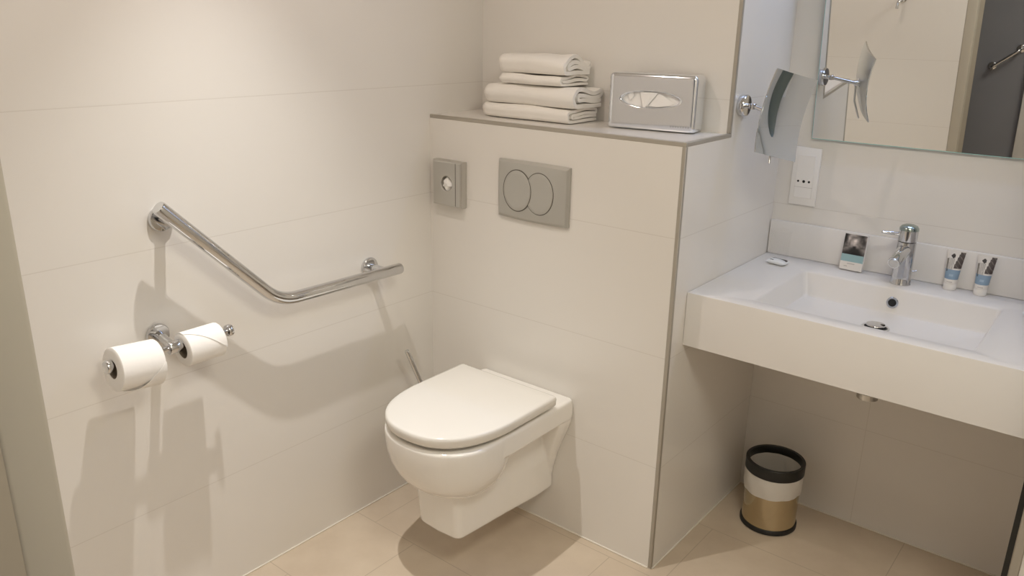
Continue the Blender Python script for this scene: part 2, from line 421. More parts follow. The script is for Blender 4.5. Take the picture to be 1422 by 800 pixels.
b = BM(); box(b, (.128, -.0276, .951), (.1295, -.0268, 1.079)); obj('seam', b, M_groove, bd)
b = BM()   # the bag bunched inside the opening
random.seed(4); rings = []
for k, (r, y) in enumerate(((.019, -.013), (.018, -.020), (.013, -.0265), (.006, -.030))):
    rings.append([(cx - .001 + r * (1 + .22 * math.sin(3 * q * 2 * math.pi / 24 + k)) * math.cos(2 * math.pi * q / 24), y + .002 * math.sin(5 * q * 2 * math.pi / 24), cz - .003 + r * (1 + .18 * math.cos(4 * q * 2 * math.pi / 24)) * math.sin(2 * math.pi * q / 24)) for q in range(24)])
loft(b, rings); obj('bag', fix(b), M_paper, bd)

# ------------------------------------------------------------------ grab bar
gb = thing('grab_bar', (0, -.6, .79), 'angled chrome grab bar on the left wall above the toilet rolls', 'grab bar')
GO = .072
pts = arc_path([(GO, -.915, 1.083), (GO, -.627, .792), (GO, -.205, .786)], .055, 12)
b = BM(); tube(b, [pts[0], pts[0].lerp(pts[1], .01)] + pts[1:-1] + [pts[-2].lerp(pts[-1], .99), pts[-1]], [.0148] + [.0165] * len(pts) + [.0148] if False else [.015, .0165] + [.0165] * (len(pts) - 2) + [.0165, .015], 32); obj('bar', fix(b), M_chrome, gb, smooth=50)
for y, z in ((-.877, 1.040), (-.264, .789)):
    b = BM(); lathe(b, [(.028, .0002), (.0295, .003), (.0295, .008), (.027, .0115), (.018, .0125), (.0125, .0126)], (0, y, z), (1, 0, 0), 48, cap1=True); fl = obj('flange', fix(b), M_chrome, gb)
    b = BM(); lathe(b, [(.0125, .010), (.0125, GO)], (0, y, z), (1, 0, 0), 32); obj('post', fix(b), M_chrome, gb)

# ------------------------------------------------------------------ toilet paper holder and rolls
ph = thing('toilet_paper_holder', (0, -.918, .768), 'chrome double toilet paper holder on the left wall below the grab bar', 'toilet roll holder')
HX = .085; HZ = .762
b = BM(); lathe(b, [(.027, .0002), (.0285, .003), (.0285, .007), (.026, .010), (.016, .0115)], (0, -.918, .768), (1, 0, 0), 44); obj('flange', fix(b), M_chrome, ph)
b = BM(); tube(b, [(.008, -.918, .768), (.05, -.922, .766), (HX, -.926, HZ + .002)], [.013, .0105, .0095], 24); obj('arm', fix(b), M_chrome, ph)
for y0, y1, nm in ((-.926, -1.068, 0), (-.914, -.788, 1)):
    b = BM(); cyl(b, (HX, y0, HZ), (HX, y1, HZ), .0065, 24); obj('rod', fix(b), M_chrome, ph)
b = BM(); cyl(b, (HX, -.938, HZ), (HX, -.908, HZ), .0150, 32, .002); obj('hub', fix(b), M_chrome, ph)
for y0, y1 in ((-1.081, -1.066), (-.790, -.776)):
    b = BM(); cyl(b, (HX, y0, HZ), (HX, y1, HZ), .0145, 32, .003); obj('end_knob', fix(b), M_chrome, ph)
def roll(name, y0, y1, R, core, label, cat, tilt=0.0, yaw=0.0, flap=None):
    cz = HZ - core + .0068; cy = (y0 + y1) / 2
    t_ = thing(name, (HX, cy, cz - R), label, cat, 'toilet rolls on the holder')
    L = y1 - y0
    Mx = Matrix.Translation((HX, cy, cz)) @ Matrix.Rotation(yaw, 4, 'Z') @ Matrix.Rotation(tilt, 4, 'X')
    b = BM(); seg = 56
    prof = [(core, -L / 2), (R - .003, -L / 2), (R, -L / 2 + .002), (R, L / 2 - .002), (R - .003, L / 2), (core, L / 2), (core, -L / 2)]
    rings = [[(r * math.cos(2 * math.pi * k / seg), y, r * math.sin(2 * math.pi * k / seg)) for k in range(seg)] for r, y in prof]
    loft(b, rings, False, False); bmesh.ops.remove_doubles(b, verts=b.verts, dist=1e-6); fix(b)
    bmesh.ops.transform(b, matrix=Mx, verts=b.verts); obj('paper', b, M_paper, t_, smooth=50)
    b = BM()
    rings = [[(r * math.cos(2 * math.pi * k / seg), y, r * math.sin(2 * math.pi * k / seg)) for k in range(seg)] for r, y in ((core - .001, -L / 2 + .001), (core + .0004, -L / 2 + .001), (core + .0004, L / 2 - .001), (core - .001, L / 2 - .001), (core - .001, -L / 2 + .001))]
    loft(b, rings, False, False); bmesh.ops.remove_doubles(b, verts=b.verts, dist=1e-6); fix(b)
    bmesh.ops.transform(b, matrix=Mx, verts=b.verts); obj('core', b, M_core, t_, smooth=50)
    if flap:
        b = BM(); n = 20; g = []
        for i in range(n + 1):
            row = []
            for j in range(9):
                row.append(b.verts.new(flap(i / n, j / 8, R, L)))
            g.append(row)
        for i in range(n):
            for j in range(8): b.faces.new((g[i][j], g[i + 1][j], g[i + 1][j + 1], g[i][j + 1]))
        bmesh.ops.remove_doubles(b, verts=b.verts, dist=1e-5)
        fix(b); bmesh.ops.solidify(b, geom=b.faces[:], thickness=.0007)
        bmesh.ops.transform(b, matrix=Mx, verts=b.verts); obj('loose_sheet', b, M_paper, t_, smooth=60)
    return t_
def flapL(u, v, R, L):      # loose end of the sheet, folded to a slant under the front of the roll
    a = math.radians(12 - 112 * u); y = L / 2 - .001 - v * L * .80 * u ** .8
    r = R + .0016 + .0065 * u
    return (r * math.cos(a), y, r * math.sin(a))
def flapR(u, v, R, L):      # end folded to a point over the top of the roll
    y = -L / 2 + .001 + u * (L - .002); e = 78 - 92 * u ** 1.3
    a = math.radians(125 + (e - 125) * v)
    return ((R + .0016) * math.cos(a), y, (R + .0016) * math.sin(a))
roll('toilet_roll', -1.066, -.969, .0485, .0205, 'fuller toilet roll at the near end of the double holder, sheet hanging loose', 'toilet roll', tilt=math.radians(-5), flap=flapL)
roll('toilet_roll', -.905, -.813, .0395, .0205, 'smaller toilet roll at the far end of the double holder, end folded to a point', 'toilet roll', flap=flapR)

# ------------------------------------------------------------------ toilet brush
tb = thing('toilet_brush', (.085, -.07, 0), 'toilet brush in the corner behind the toilet, only its thin chrome handle showing', 'toilet brush')
b = BM(); tube(b, [(.08, -.194, .523), (.08, -.192, .518), (.082, -.13, .375), (.084, -.085, .24), (.085, -.07, .10)], [.006, .0075, .0075, .0075, .0075], 20); obj('handle', fix(b), M_chrome, tb)
b = BM(); lathe(b, [(.040, 0), (.044, .003), (.047, .11), (.0475, .13), (.045, .131), (.043, .11), (.040, .010)], (.085, -.07, .0), (0, 0, 1), 40, cap1=True); obj('cup', fix(b), M_brush, tb)
b = BM(); lathe(b, [(.010, .02), (.030, .03), (.033, .06), (.028, .095), (.010, .105)], (.085, -.07, 0), (0, 0, 1), 28); obj('bristles', fix(b), M_plastic, tb)

# ------------------------------------------------------------------ folded towels
def towel(label, x0, x1, yf, yb, z0, z1, seed, skew=0.0, wav=.0018, droop=0.0, nlay=4, inn=2.1):
    h = z1 - z0; t = h / (nlay + .12); random.seed(seed)
    tw = thing('folded_towel', ((x0 + x1) / 2, (yf + yb) / 2, z0), label, 'towel', 'folded white towels on the shelf')
    def C(zb, zt, yfr, back0, back1, n=10, flip=False):
        r = (zt - zb) / 2; zc = (zb + zt) / 2; yc = yfr + min(r, .03) * 1.0
        P = [(back0 + (yc - back0) * k / n, zb) for k in range(n)]
        P += [(yc - (yc - yfr) * math.sin(math.pi * k / 12), zc - r * math.cos(math.pi * k / 12)) for k in range(13)]
        P += [(yc + (back1 - yc) * k / n, zt) for k in range(1, n + 1)]
        return P
    # outer fold, then back in as the inner fold
    path = C(z0 + t / 2, z1 - t / 2, yf + t / 2, yb - .004, yb - .010)
    zi0, zi1 = z0 + t * 1.62, z1 - t * 1.62
    ru = (z1 - t / 2 - zi1) / 2
    path += [(yb - .010 + ru * math.sin(math.pi * k / 6), (z1 - t / 2 + zi1) / 2 + ru * math.cos(math.pi * k / 6)) for k in range(1, 6)]
    inner = C(zi0, zi1, yf + t * inn, yb - .008, yb - .010)
    path += list(reversed(inner))
    n = len(path)
    ph1, ph2, ph3 = random.random() * 6, random.random() * 6, random.random() * 6
    NX = 26
    b = BM(); rings = []
    lay = []
    for i in range(NX + 1):
        s = i / NX; x = x0 + (x1 - x0) * s
        ef = min(s, 1 - s) * NX           # slices from the nearer end
        tt = t * (.80 if ef < .5 else (.95 if ef < 1.5 else 1.02))
        xx = x
        pts = []
        for (y, z) in path:
            d = (y - yf) / max(yb - yf, .01); q = (z - z0) / h
            amp = wav * (.5 + 1.6 * s * s)
            dz = amp * q * (.25 + .75 * s ** 3) * math.sin(7.5 * d + ph1 + 1.2 * s + 1.0 * q) * 1.1 + .0016 * math.sin(9 * s + ph2) * q
            dz -= droop * s * s * s * q * (.4 + .6 * d)
            dy = .007 * max(0, 1 - s / .08) ** 2 + .0025 * math.sin(7 * s + ph3) + .002 * math.sin(11 * q + ph2) + skew * (s - .5)
            pts.append(Vector((y + dy, max(z0 + tt * .5 + .0004, z + dz))))
        out_l, out_r = [], []
        for k in range(n):
            a = pts[max(k - 1, 0)]; c = pts[min(k + 1, n - 1)]; tg = (c - a).normalized(); nr = Vector((-tg.y, tg.x))
            out_l.append((xx + random.uniform(-.0004, .0004), pts[k].x + nr.x * tt / 2, max(z0 + .0003, pts[k].y + nr.y * tt / 2)))
            out_r.append((xx + random.uniform(-.0004, .0004), pts[k].x - nr.x * tt / 2, max(z0 + .0003, pts[k].y - nr.y * tt / 2)))
        rings.append(out_l + list(reversed(out_r)))
    vs = loft(b, rings, False, False)
    for ring in (vs[0], vs[-1]):
        for k in range(n - 1):
            f = (ring[k], ring[k + 1], ring[2 * n - 2 - k], ring[2 * n - 1 - k])
            b.faces.new(f)
    fix(b); obj('cloth', b, M_terry, tw, smooth=75)
    return tw
Z0 = H + .0016
towel('thick white folded towel at the bottom of the stack', .131, .447, .083, .236, Z0, Z0 + .040, 3, wav=.0012, inn=2.4)
towel('wide white folded towel, second from the bottom of the stack', .137, .462, .087, .236, Z0 + .0405, Z0 + .0955, 5, wav=.0030, droop=.005, inn=2.2)
towel('thin white folded towel, second from the top of the stack', .190, .412, .090, .232, Z0 + .0985, Z0 + .1265, 8, wav=.0016, nlay=3.4)
towel('thick white folded towel on top of the stack', .190, .425, .088, .225, Z0 + .1290, Z0 + .182, 11, wav=.0058, droop=.010, inn=2.0)

# ------------------------------------------------------------------ chrome tissue box
ANG = math.radians(8.5)
tbx = thing('tissue_box', (.665, .175, H + .0014), 'chrome tissue box with an oval slot on the shelf beside the towels', 'tissue box')
bw, bh, bdp = .243, .146, .074
MT = Matrix.Translation((.5525, .1225, H + .0014)) @ Matrix.Rotation(ANG, 4, 'Z')
b = BM(); n = 14
def brect(y, ins):
    P = []; per = [(ins, ins * .6), (bw - ins, ins * .6), (bw - ins, bh - ins), (ins, bh - ins)]; r = max(.004, .013 - ins)
    # rounded rectangle
    cs = [((per[0][0] + r, per[0][1] + r * .4), math.pi, r, r * .4), ((per[1][0] - r, per[1][1] + r * .4), 1.5 * math.pi, r, r * .4), ((per[2][0] - r, per[2][1] - r), 0, r, r), ((per[3][0] + r, per[3][1] - r), .5 * math.pi, r, r)]
    for q, (c, a0, ra, rb) in enumerate(cs):
        for k in range(7):
            a = a0 + .5 * math.pi * k / 6; P.append((c[0] + ra * math.cos(a), y, c[1] + rb * math.sin(a)))
        c2, a2, ra2, rb2 = cs[(q + 1) % 4]; e1 = P[-1]; e2 = (c2[0] + ra2 * math.cos(a2), y, c2[1] + rb2 * math.sin(a2)); ne = 26 if q % 2 == 0 else 14
        for k in range(1, ne): P.append(tuple(e1[i] + (e2[i] - e1[i]) * k / ne for i in range(3)))
    return P
ocx, ocz, orx, orz = bw * .485, bh * .545, .083, .0215
def bov(y, s):
    P = []
    for p in brect(0, 0):
        a = math.atan2((p[2] - ocz) / bh, (p[0] - ocx) / bw); P.append((ocx + orx * s * math.cos(a), y, ocz + orz * s * math.sin(a)))
    return P
loft(b, [brect(bdp, .004), brect(bdp - .003, .001), brect(bdp - .008, 0), brect(.010, 0), brect(.005, .0015), brect(.0015, .005), brect(.0002, .010), brect(0, .0115), brect(0, .016), bov(0, 1.14), bov(0, 1.07), bov(.0008, 1.02), bov(.002, .99), bov(.004, .97), bov(.012, .95)], True, False)
# inner tray seen through the slot
fix(b); bmesh.ops.transform(b, matrix=MT, verts=b.verts); obj('cover', b, M_boxchrome, tbx, smooth=35)
b = BM(); box(b, (ocx - .088, .0125, ocz - .026), (ocx + .088, .016, ocz + .026)); bmesh.ops.transform(b, matrix=MT, verts=b.verts); obj('inner_stack', b, M_paper, tbx)
b = BM()   # the tissue pulled into the slot: two folds
def sheet(pts_top, pts_bot):
    a = [b.verts.new(p) for p in pts_top]; c = [b.verts.new(p) for p in pts_bot]
    for i in range(len(a) - 1): b.faces.new((a[i], a[i + 1], c[i + 1], c[i]))
sheet([(ocx - .030, .006, ocz + .019), (ocx - .018, .0045, ocz + .0185), (ocx + .004, .0035, ocz + .0185), (ocx + .020, .006, ocz + .018)], [(ocx - .022, .006, ocz - .015), (ocx - .019, .003, ocz - .021), (ocx - .014, .002, ocz - .0215), (ocx - .008, .005, ocz - .016)])
sheet([(ocx + .020, .009, ocz + .017), (ocx + .032, .0065, ocz + .013), (ocx + .050, .006, ocz + .002), (ocx + .062, .009, ocz - .006)], [(ocx - .006, .009, ocz - .017), (ocx + .012, .007, ocz - .018), (ocx + .034, .007, ocz - .0165), (ocx + .058, .009, ocz - .012)])
sheet([(ocx - .066, .009, ocz + .010), (ocx - .055, .0075, ocz + .015), (ocx - .048, .0085, ocz + .016)], [(ocx - .060, .009, ocz - .004), (ocx - .056, .008, ocz - .002), (ocx - .052, .009, ocz)])
bmesh.ops.recalc_face_normals(b, faces=b.faces); bmesh.ops.solidify(b, geom=b.faces[:], thickness=.0008); bmesh.ops.transform(b, matrix=MT, verts=b.verts); obj('tissue', b, M_paper, tbx, smooth=60)
b = BM()
for k in range(8): box(b, (bw * .735 + k * .0068, -.0005, .0125), (bw * .735 + k * .0068 + .0042, .0004, .0175), .0004, 1)
bmesh.ops.transform(b, matrix=MT, verts=b.verts); obj('embossed_mark', b, M_chrome, tbx)

# ------------------------------------------------------------------ vanity
VX0, VX1 = W + .0008, XR - .0145
van = thing('vanity_counter', ((VX0 + VX1) / 2, D, ZB), 'long white vanity counter with a rectangular basin under the wall mirror', 'vanity')
b = BM()
bx0, bx1, by0, by1 = 1.013, 1.517, .128, .487
ix0, ix1, iy0, iy1, iz = 1.075, 1.455, .19, .43, ZT - .088
def V(p): return b.verts.new(p)
def rc(x0, x1, y0, y1, z, r, n=5):
    P = []
    for (cx, cy, a0) in ((x0 + r, y0 + r, math.pi), (x1 - r, y0 + r, 1.5 * math.pi), (x1 - r, y1 - r, 0), (x0 + r, y1 - r, .5 * math.pi)):
        for k in range(n): a = a0 + .5 * math.pi * k / (n - 1); P.append((cx + r * math.cos(a), cy + r * math.sin(a), z))
    return P
YB = D - .0008
out = [rc(VX0, VX1, YV, YB, ZB, .0008), rc(VX0, VX1, YV, YB, ZT - .003, .0008), rc(VX0 + .001, VX1 - .001, YV + .001, YB, ZT - .0008, .0008), rc(VX0 + .003, VX1 - .003, YV + .003, YB - .001, ZT, .0008)]
inn = [rc(bx0 - .003, bx1 + .003, by0 - .003, by1 + .003, ZT, .012), rc(bx0, bx1, by0, by1, ZT - .002, .012), rc(bx0 + .003, bx1 - .003, by0 + .003, by1 - .002, ZT - .007, .012), rc(bx0 + .011, bx1 - .011, by0 + .011, by1 - .009, ZT - .064, .014), rc(bx0 + .015, bx1 - .015, by0 + .015, by1 - .013, ZT - .070, .014), rc(bx0 + .024, bx1 - .024, by0 + .024, by1 - .022, ZT - .073, .016), rc(ix0, ix1, iy0, iy1, iz + .004, .02), rc(ix0 + .09, ix1 - .09, iy0 + .09, iy1 - .075, iz, .02)]
loft(b, out + inn); fix(b); obj('counter', b, M_counter, van, smooth=35)
b = BM(); box(b, (VX0 + .001, D - .0125, ZT), (VX1 - .001, D - .0008, ZS), .003, 2); obj('backsplash', b, M_counter, van)
dr = (1.252, .383)
b = BM(); lathe(b, [(.0350, -.001), (.0355, .002), (.033, .004), (.028, .004), (.027, .002)], (dr[0], dr[1], iz), (0, 0, 1), 40); dro = obj('drain', fix(b), M_chrome, van)
b = BM(); lathe(b, [(.0268, 0), (.0268, .001)], (dr[0], dr[1], iz + .0025), (0, 0, 1), 36); obj('drain_gap', fix(b), M_dark, dro)
b = BM(); lathe(b, [(.010, .002), (.022, .0075), (.0242, .009), (.023, .0115), (.012, .013), (.001, .0133)], (dr[0], dr[1], iz), (0, 0, 1), 36); obj('plug', fix(b), M_chrome, dro)
# overflow ring on the basin's back wall
oc = Vector((1.262, .4808, .777)); od = Vector((0, -1, .11)).normalized()
b = BM(); lathe(b, [(.0155, -.003), (.0155, .002), (.0140, .0035), (.0105, .0035), (.0095, .001), (.0095, -.001)], oc, od, 36, cap1=False); ov = obj('overflow', fix(b), M_chrome, van)
b = BM(); lathe(b, [(.0100, -.002), (.0100, .0012)], oc, od, 30); obj('overflow_hole', fix(b), M_dark, ov)

# bottle trap under the counter
tr = thing('sink_trap', (1.257, .402, .517), 'short white and chrome waste trap hanging under the vanity counter', 'pipe')
b = BM(); lathe(b, [(.014, .517), (.019, .520), (.020, .535), (.020, .560), (.016, .563), (.016, .6695)], (1.257, .402, 0), (0, 0, 1), 32); obj('trap_body', fix(b), M_plastic, tr)
b = BM(); tube(b, [(1.277, .402, .600), (1.30, .402, .600), (1.325, .43, .600), (1.325, .6115, .600)], .012, 20); obj('waste_pipe', fix(b), M_chrome, tr)
b = BM(); lathe(b, [(.0275, .5215), (.0275, .5375)], (1.257, .402, 0), (0, 0, 1), 32); obj('collar', fix(b), M_brush, tr)

# ------------------------------------------------------------------ tap
fx, fy = 1.2595, .540
fa = thing('basin_tap', (fx, fy, ZT), 'chrome single lever mixer tap behind the basin', 'tap')
b = BM(); lathe(b, [(.0265, .0), (.0275, .002), (.0262, .006), (.0245, .03), (.0238, .118)], (fx, fy, ZT + .0002), (0, 0, 1), 44); obj('body', fix(b), M_chrome, fa)
b = BM(); lathe(b, [(.0225, .1195), (.0238, .1205), (.0245, .150)], (fx, fy, ZT), (0, 0, 1), 44, cap0=True); obj('lever_base', fix(b), M_chrome, fa)
b = BM(); lathe(b, [(.0245, .150), (.0242, .156), (.020, .162), (.012, .1655), (.001, .1665)], (fx, fy, ZT), (0, 0, 1), 44); obj('cap', fix(b), M_captop, fa)
b = BM(); tube(b, [(fx - .012, fy - .006, ZT + .1385), (fx - .033, fy - .018, ZT + .1395), (fx - .056, fy - .031, ZT + .1405), (fx - .060, fy - .033, ZT + .1406)], [.0055, .0050, .0046, .0030], 16); obj('lever', fix(b), M_chrome, fa)
b = BM(); tube(b, [(fx, fy - .008, ZT + .098), (fx - .001, fy - .040, ZT + .092), (fx - .004, fy - .088, ZT + .077), (fx - .0045, fy - .092, ZT + .0757)], [.0175, .0168, .0160, .0148], 28); sp = obj('spout', fix(b), M_chrome, fa)
b = BM(); d_ = Vector((-.04, -.95, -.32)).normalized(); lathe(b, [(.0125, 0), (.0120, .0016)], Vector((fx - .0045, fy - .092, ZT + .0757)), d_, 24); obj('aerator', fix(b), M_brush, sp)
b = BM(); cyl(b, (fx + .014, fy + .026, ZT + .03), (fx + .030, fy + .034, ZT + .034), .0022, 12); cyl(b, (fx + .014, fy + .022, ZT + .03), (fx + .014, fy + .030, ZT + .03), .003, 12); obj('drain_rod', fix(b), M_chrome, fa)

# ------------------------------------------------------------------ printed things on the counter
def vc(b): return b.loops.layers.float_color.new('print')
def lin(c): return tuple((x / 255 / 12.92) if x / 255 <= .04045 else ((x / 255 + .055) / 1.055) ** 2.4 for x in c)
PIC = ["2235677655432345",     # grey values of the little square photograph, 0 dark .. 9 light
       "1135766654321347",
       "1147654445533358",
       "0138756786533247",
       "1137567997534226",
       "2146577886543226",
       "2335477875554335",
       "3445466766545454",
       "4334555115543345",
       "3455432112234556",
       "4544321111123456",
       "4332211111112344",
       "3211111000011234",
       "2111000000000123"]
def card_colour(u, v):
    if v > .43:
        r = (1 - v) / .57 * (len(PIC) - 1); c = u * (len(PIC[0]) - 1)
        r0, c0 = int(r), int(c); r1, c1 = min(r0 + 1, len(PIC) - 1), min(c0 + 1, len(PIC[0]) - 1); fr, fc = r - r0, c - c0
        g = lambda a, d: int(PIC[a][d])
        val = (g(r0, c0) * (1 - fr) * (1 - fc) + g(r1, c0) * fr * (1 - fc) + g(r0, c1) * (1 - fr) * fc + g(r1, c1) * fr * fc) / 9
        k = 22 + 225 * val ** 1.15; return lin((k, k * .95, k * .92))
    if v > .235: return lin((150, 182, 186))
    return lin((226, 222, 216))
def card_face(b, nu, nv, pos, colf):
    L = b.loops.layers.float_color.get('print') or vc(b)
    g = [[b.verts.new(pos(i / nu, j / nv)) for i in range(nu + 1)] for j in range(nv + 1)]
    for j in range(nv):
        for i in range(nu):
            f = b.faces.new((g[j][i], g[j][i + 1], g[j + 1][i + 1], g[j + 1][i]))
            c = colf((i + .5) / nu, (j + .5) / nv)
            for l in f.loops: l[L] = (*c, 1)
    return g
cd = thing('soap_carton', (1.117, .572, ZT), 'small upright carton printed with a square photograph, leaning behind the basin', 'carton')
cw, ch, ct = .0615, .103, .014
MC = Matrix.Translation((1.0870, .5645, ZT + .0028)) @ Matrix.Rotation(math.radians(-1), 4, 'Z') @ Matrix.Rotation(math.radians(-9), 4, 'X')
b = BM(); card_face(b, 30, 44, lambda u, v: (u * cw, -.0004, .001 + v * (ch - .001)), card_colour)
bmesh.ops.recalc_face_normals(b, faces=b.faces); bmesh.ops.transform(b, matrix=MC, verts=b.verts); pf = None
bb = BM(); box(bb, (0, 0, 0), (cw, ct, ch), .0008, 1); bmesh.ops.transform(bb, matrix=MC, verts=bb.verts); cb = obj('box', bb, M_plastic, cd)
obj('printed_front', b, M_print, cd, smooth=None)
b = BM()
for x0, x1, z in ((.020, .040, .0175), (.012, .021, .0095)):
    xx = x0
    while xx < x1 - .001: box(b, (xx, -.0009, z), (xx + .0016, -.0003, z + .0022)); xx += .0023
bmesh.ops.transform(b, matrix=MC, verts=b.verts); obj('lettering', b, M_inkgrey, cd)

def tube_colour(u, v):
    """front of the toiletry tube, u across, v from the cap to the crimp"""
    s = (u - .5) * 2
    if abs(s) > 1: return lin((222, 218, 212))
    if v < .13: return lin((226, 222, 216))
    if v < .44: 
        if .36 < v and -.85 < s < -.6: return lin((90, 98, 106))
        return lin((132, 156, 178)) if not (.22 < v < .30 and abs(s) < .3) else lin((156, 178, 196))
    # dark foliage on the right, a small dark ball top left on a pale bottle shape
    if (s + .22) ** 2 / .05 + (v - .84) ** 2 / .0040 < 1: return lin((58, 54, 54))
    if s > .05 + .9 * max(0, (v - .50)) * 1.0 and v < .98 and v > .47: return lin((72, 64, 62)) if math.sin(37 * v + 9 * s) > -.75 else lin((110, 102, 98))
    if -.72 < s < -.02 and v < .78: return lin((196, 192, 186)) if math.sin(30 * s + 8 * v) > -.2 else lin((170, 166, 160))
    if -.86 < s <= -.72 and v < .74: return lin((118, 112, 104))
    return lin((216, 212, 206))
def make_tube(x, y, label):
    tt = thing('toiletry_tube', (x, y, ZT), label, 'toiletry tube', 'small toiletry tubes behind the basin')
    b = BM(); lathe(b, [(.0150, .0004), (.0158, .0015), (.0160, .016), (.0150, .0175)], (x, y, ZT), (0, 0, 1), 36); obj('cap', fix(b), M_plastic, tt)
    b = BM(); L = vc(b); NV, NU = 44, 64; rings = []
    lean = .010
    for j in range(NV + 1):
        v = j / NV; z = ZT + .018 + v * .086
        e = v ** 1.25; rx = .0160 + .0066 * e; ry = .0160 * (1 - e) + .0009
        rings.append([(x + rx * math.cos(2 * math.pi * k / NU), y + lean * v + ry * math.sin(2 * math.pi * k / NU), z) for k in range(NU)])
    vs = [[b.verts.new(p) for p in r] for r in rings]
    for j in range(NV):
        for k in range(NU):
            f = b.faces.new((vs[j][k], vs[j][(k + 1) % NU], vs[j + 1][(k + 1) % NU], vs[j + 1][k]))
            a = 2 * math.pi * (k + .5) / NU
            c = tube_colour(.5 + .5 * math.cos(a), (j + .5) / NV) if math.sin(a) < .1 else lin((222, 218, 212))
            for l in f.loops: l[L] = (*c, 1)
    for r, rv in ((vs[0], True), (vs[-1], False)):
        f = b.faces.new(list(reversed(r)) if rv else r)
        for l in f.loops: l[L] = (*lin((222, 218, 212)), 1)
    obj('tube_body', fix(b), M_print, tt, smooth=50)
    b = BM(); xx = -.007
    while xx < .006:
        z = ZT + .018 + .05 * .086; v = .05; e = v ** 1.25; rx = .0160 + .0066 * e; ry = .0160 * (1 - e) + .0009
        yy = y + lean * v - ry * math.sqrt(max(0, 1 - (xx / rx) ** 2)); box(b, (x + xx, yy - .0004, z), (x + xx + .0013, yy + .0006, z + .0018)); xx += .002
    obj('lettering', b, M_inkgrey, tt)
    return tt
t1 = make_tube(1.3745, .578, 'left of the two small white toiletry tubes with a blue band')
t2 = t1.copy(); COL.objects.link(t2); t2.location = (1.4475, .578, ZT); t2['label'] = 'right of the two small white toiletry tubes with a blue band'
for c_ in list(t1.children):
    d_ = c_.copy(); COL.objects.link(d_); d_.parent = t2

def sachet(x, y, rot, label):
    so = thing('soap_sachet', (x, y, ZT), label, 'soap', 'wrapped soaps on the counter')
    M_ = Matrix.Translation((x, y, ZT + .0004)) @ Matrix.Rotation(rot, 4, 'Z')
    def grid(nu, nv, f, both):
        b = BM()
        for sgn in (1, -1):
            g = [[b.verts.new((((i / nu) - .5) * .058, ((j / nv) - .5) * .036, .0085 + sgn * f(i / nu, j / nv) - (.0 if sgn > 0 else 0))) for i in range(nu + 1)] for j in range(nv + 1)]
            for j in range(nv):
                for i in range(nu): b.faces.new((g[j][i], g[j][i + 1], g[j + 1][i + 1], g[j + 1][i]))
        bmesh.ops.remove_doubles(b, verts=b.verts, dist=1e-5); fix(b); return b
    def f(u, v):
        eu = max(0, 1 - (2 * abs(u - .5)) ** 4); ev = max(0, 1 - (2 * abs(v - .5)) ** 3)
        return .0083 * (eu * ev) ** .55 * (.93 + .07 * math.sin(9 * u + 7 * v))
    b = grid(28, 20, f, True); bmesh.ops.transform(b, matrix=M_, verts=b.verts); obj('wrapper', b, M_foil, so, smooth=60)
    # dark printed band on the far edge of the wrapper
    b = BM(); nu = 20
    def patch(u0, u1, va, vb):
        g = []
        for j in range(5):
            row = []
            for i in range(nu + 1):
                u = u0 + (u1 - u0) * i / nu; lo_, hi_ = va(u), vb(u); v = lo_ + (hi_ - lo_) * j / 4
                row.append(b.verts.new(((u - .5) * .058, (v - .5) * .036, .0088 + f(u, v))))
            g.append(row)
        for j in range(4):
            for i in range(nu): b.faces.new((g[j][i], g[j][i + 1], g[j + 1][i + 1], g[j + 1][i]))
    patch(.16, .96, lambda u: .60 - .42 * max(0, u - .55), lambda u: .80)
    patch(.18, .36, lambda u: .13, lambda u: .22)
    bmesh.ops.transform(b, matrix=M_, verts=b.verts); obj('printed_band', fix(b), M_ink, so, smooth=60)
    return so
sachet(.934, .490, math.radians(-6), 'small wrapped soap with a dark edge lying left of the basin')
sachet(1.592, .455, math.radians(25), 'small wrapped soap lying right of the basin, mostly cut off by the picture edge')

gl = thing('drinking_glass', (.912, .552, ZT), 'clear drinking glass in the left back corner of the counter', 'glass')
b = BM(); lathe(b, [(.026, .0004), (.0275, .002), (.0315, .088), (.0300, .0885), (.0262, .008), (.001, .007)], (.912, .552, ZT), (0, 0, 1), 40); obj('tumbler', fix(b), M_glass, gl)

# ------------------------------------------------------------------ wall mirror (tilted forward)
TILT = math.radians(5.0)
wm = thing('wall_mirror', (1.3, D, 1.17), 'large frameless wall mirror above the vanity, tipped slightly forward', 'mirror')
MM = Matrix.Translation((.9484, D - .0135, 1.1746)) @ Matrix.Rotation(TILT, 4, 'X')
mw, mh = XR - .018 - .9484, .90
b = BM(); box(b, (0, .0006, 0), (mw, .006, mh), .0008, 1); bmesh.ops.transform(b, matrix=MM, verts=b.verts); obj('glass_sheet', b, M_edge, wm)
b = BM(); box(b, (.0018, 0, .0022), (mw - .0018, .0006, mh - .0018)); bmesh.ops.transform(b, matrix=MM, verts=b.verts); obj('mirror_face', b, M_mirror, wm, smooth=None)
for x in (.10, mw - .10):
    b = BM(); cyl(b, MM @ Vector((x, .006, .55)), Vector((.9484 + x, D - .0002, 1.1746 + .55)), .008, 16); obj('bracket', fix(b), M_brush, wm)

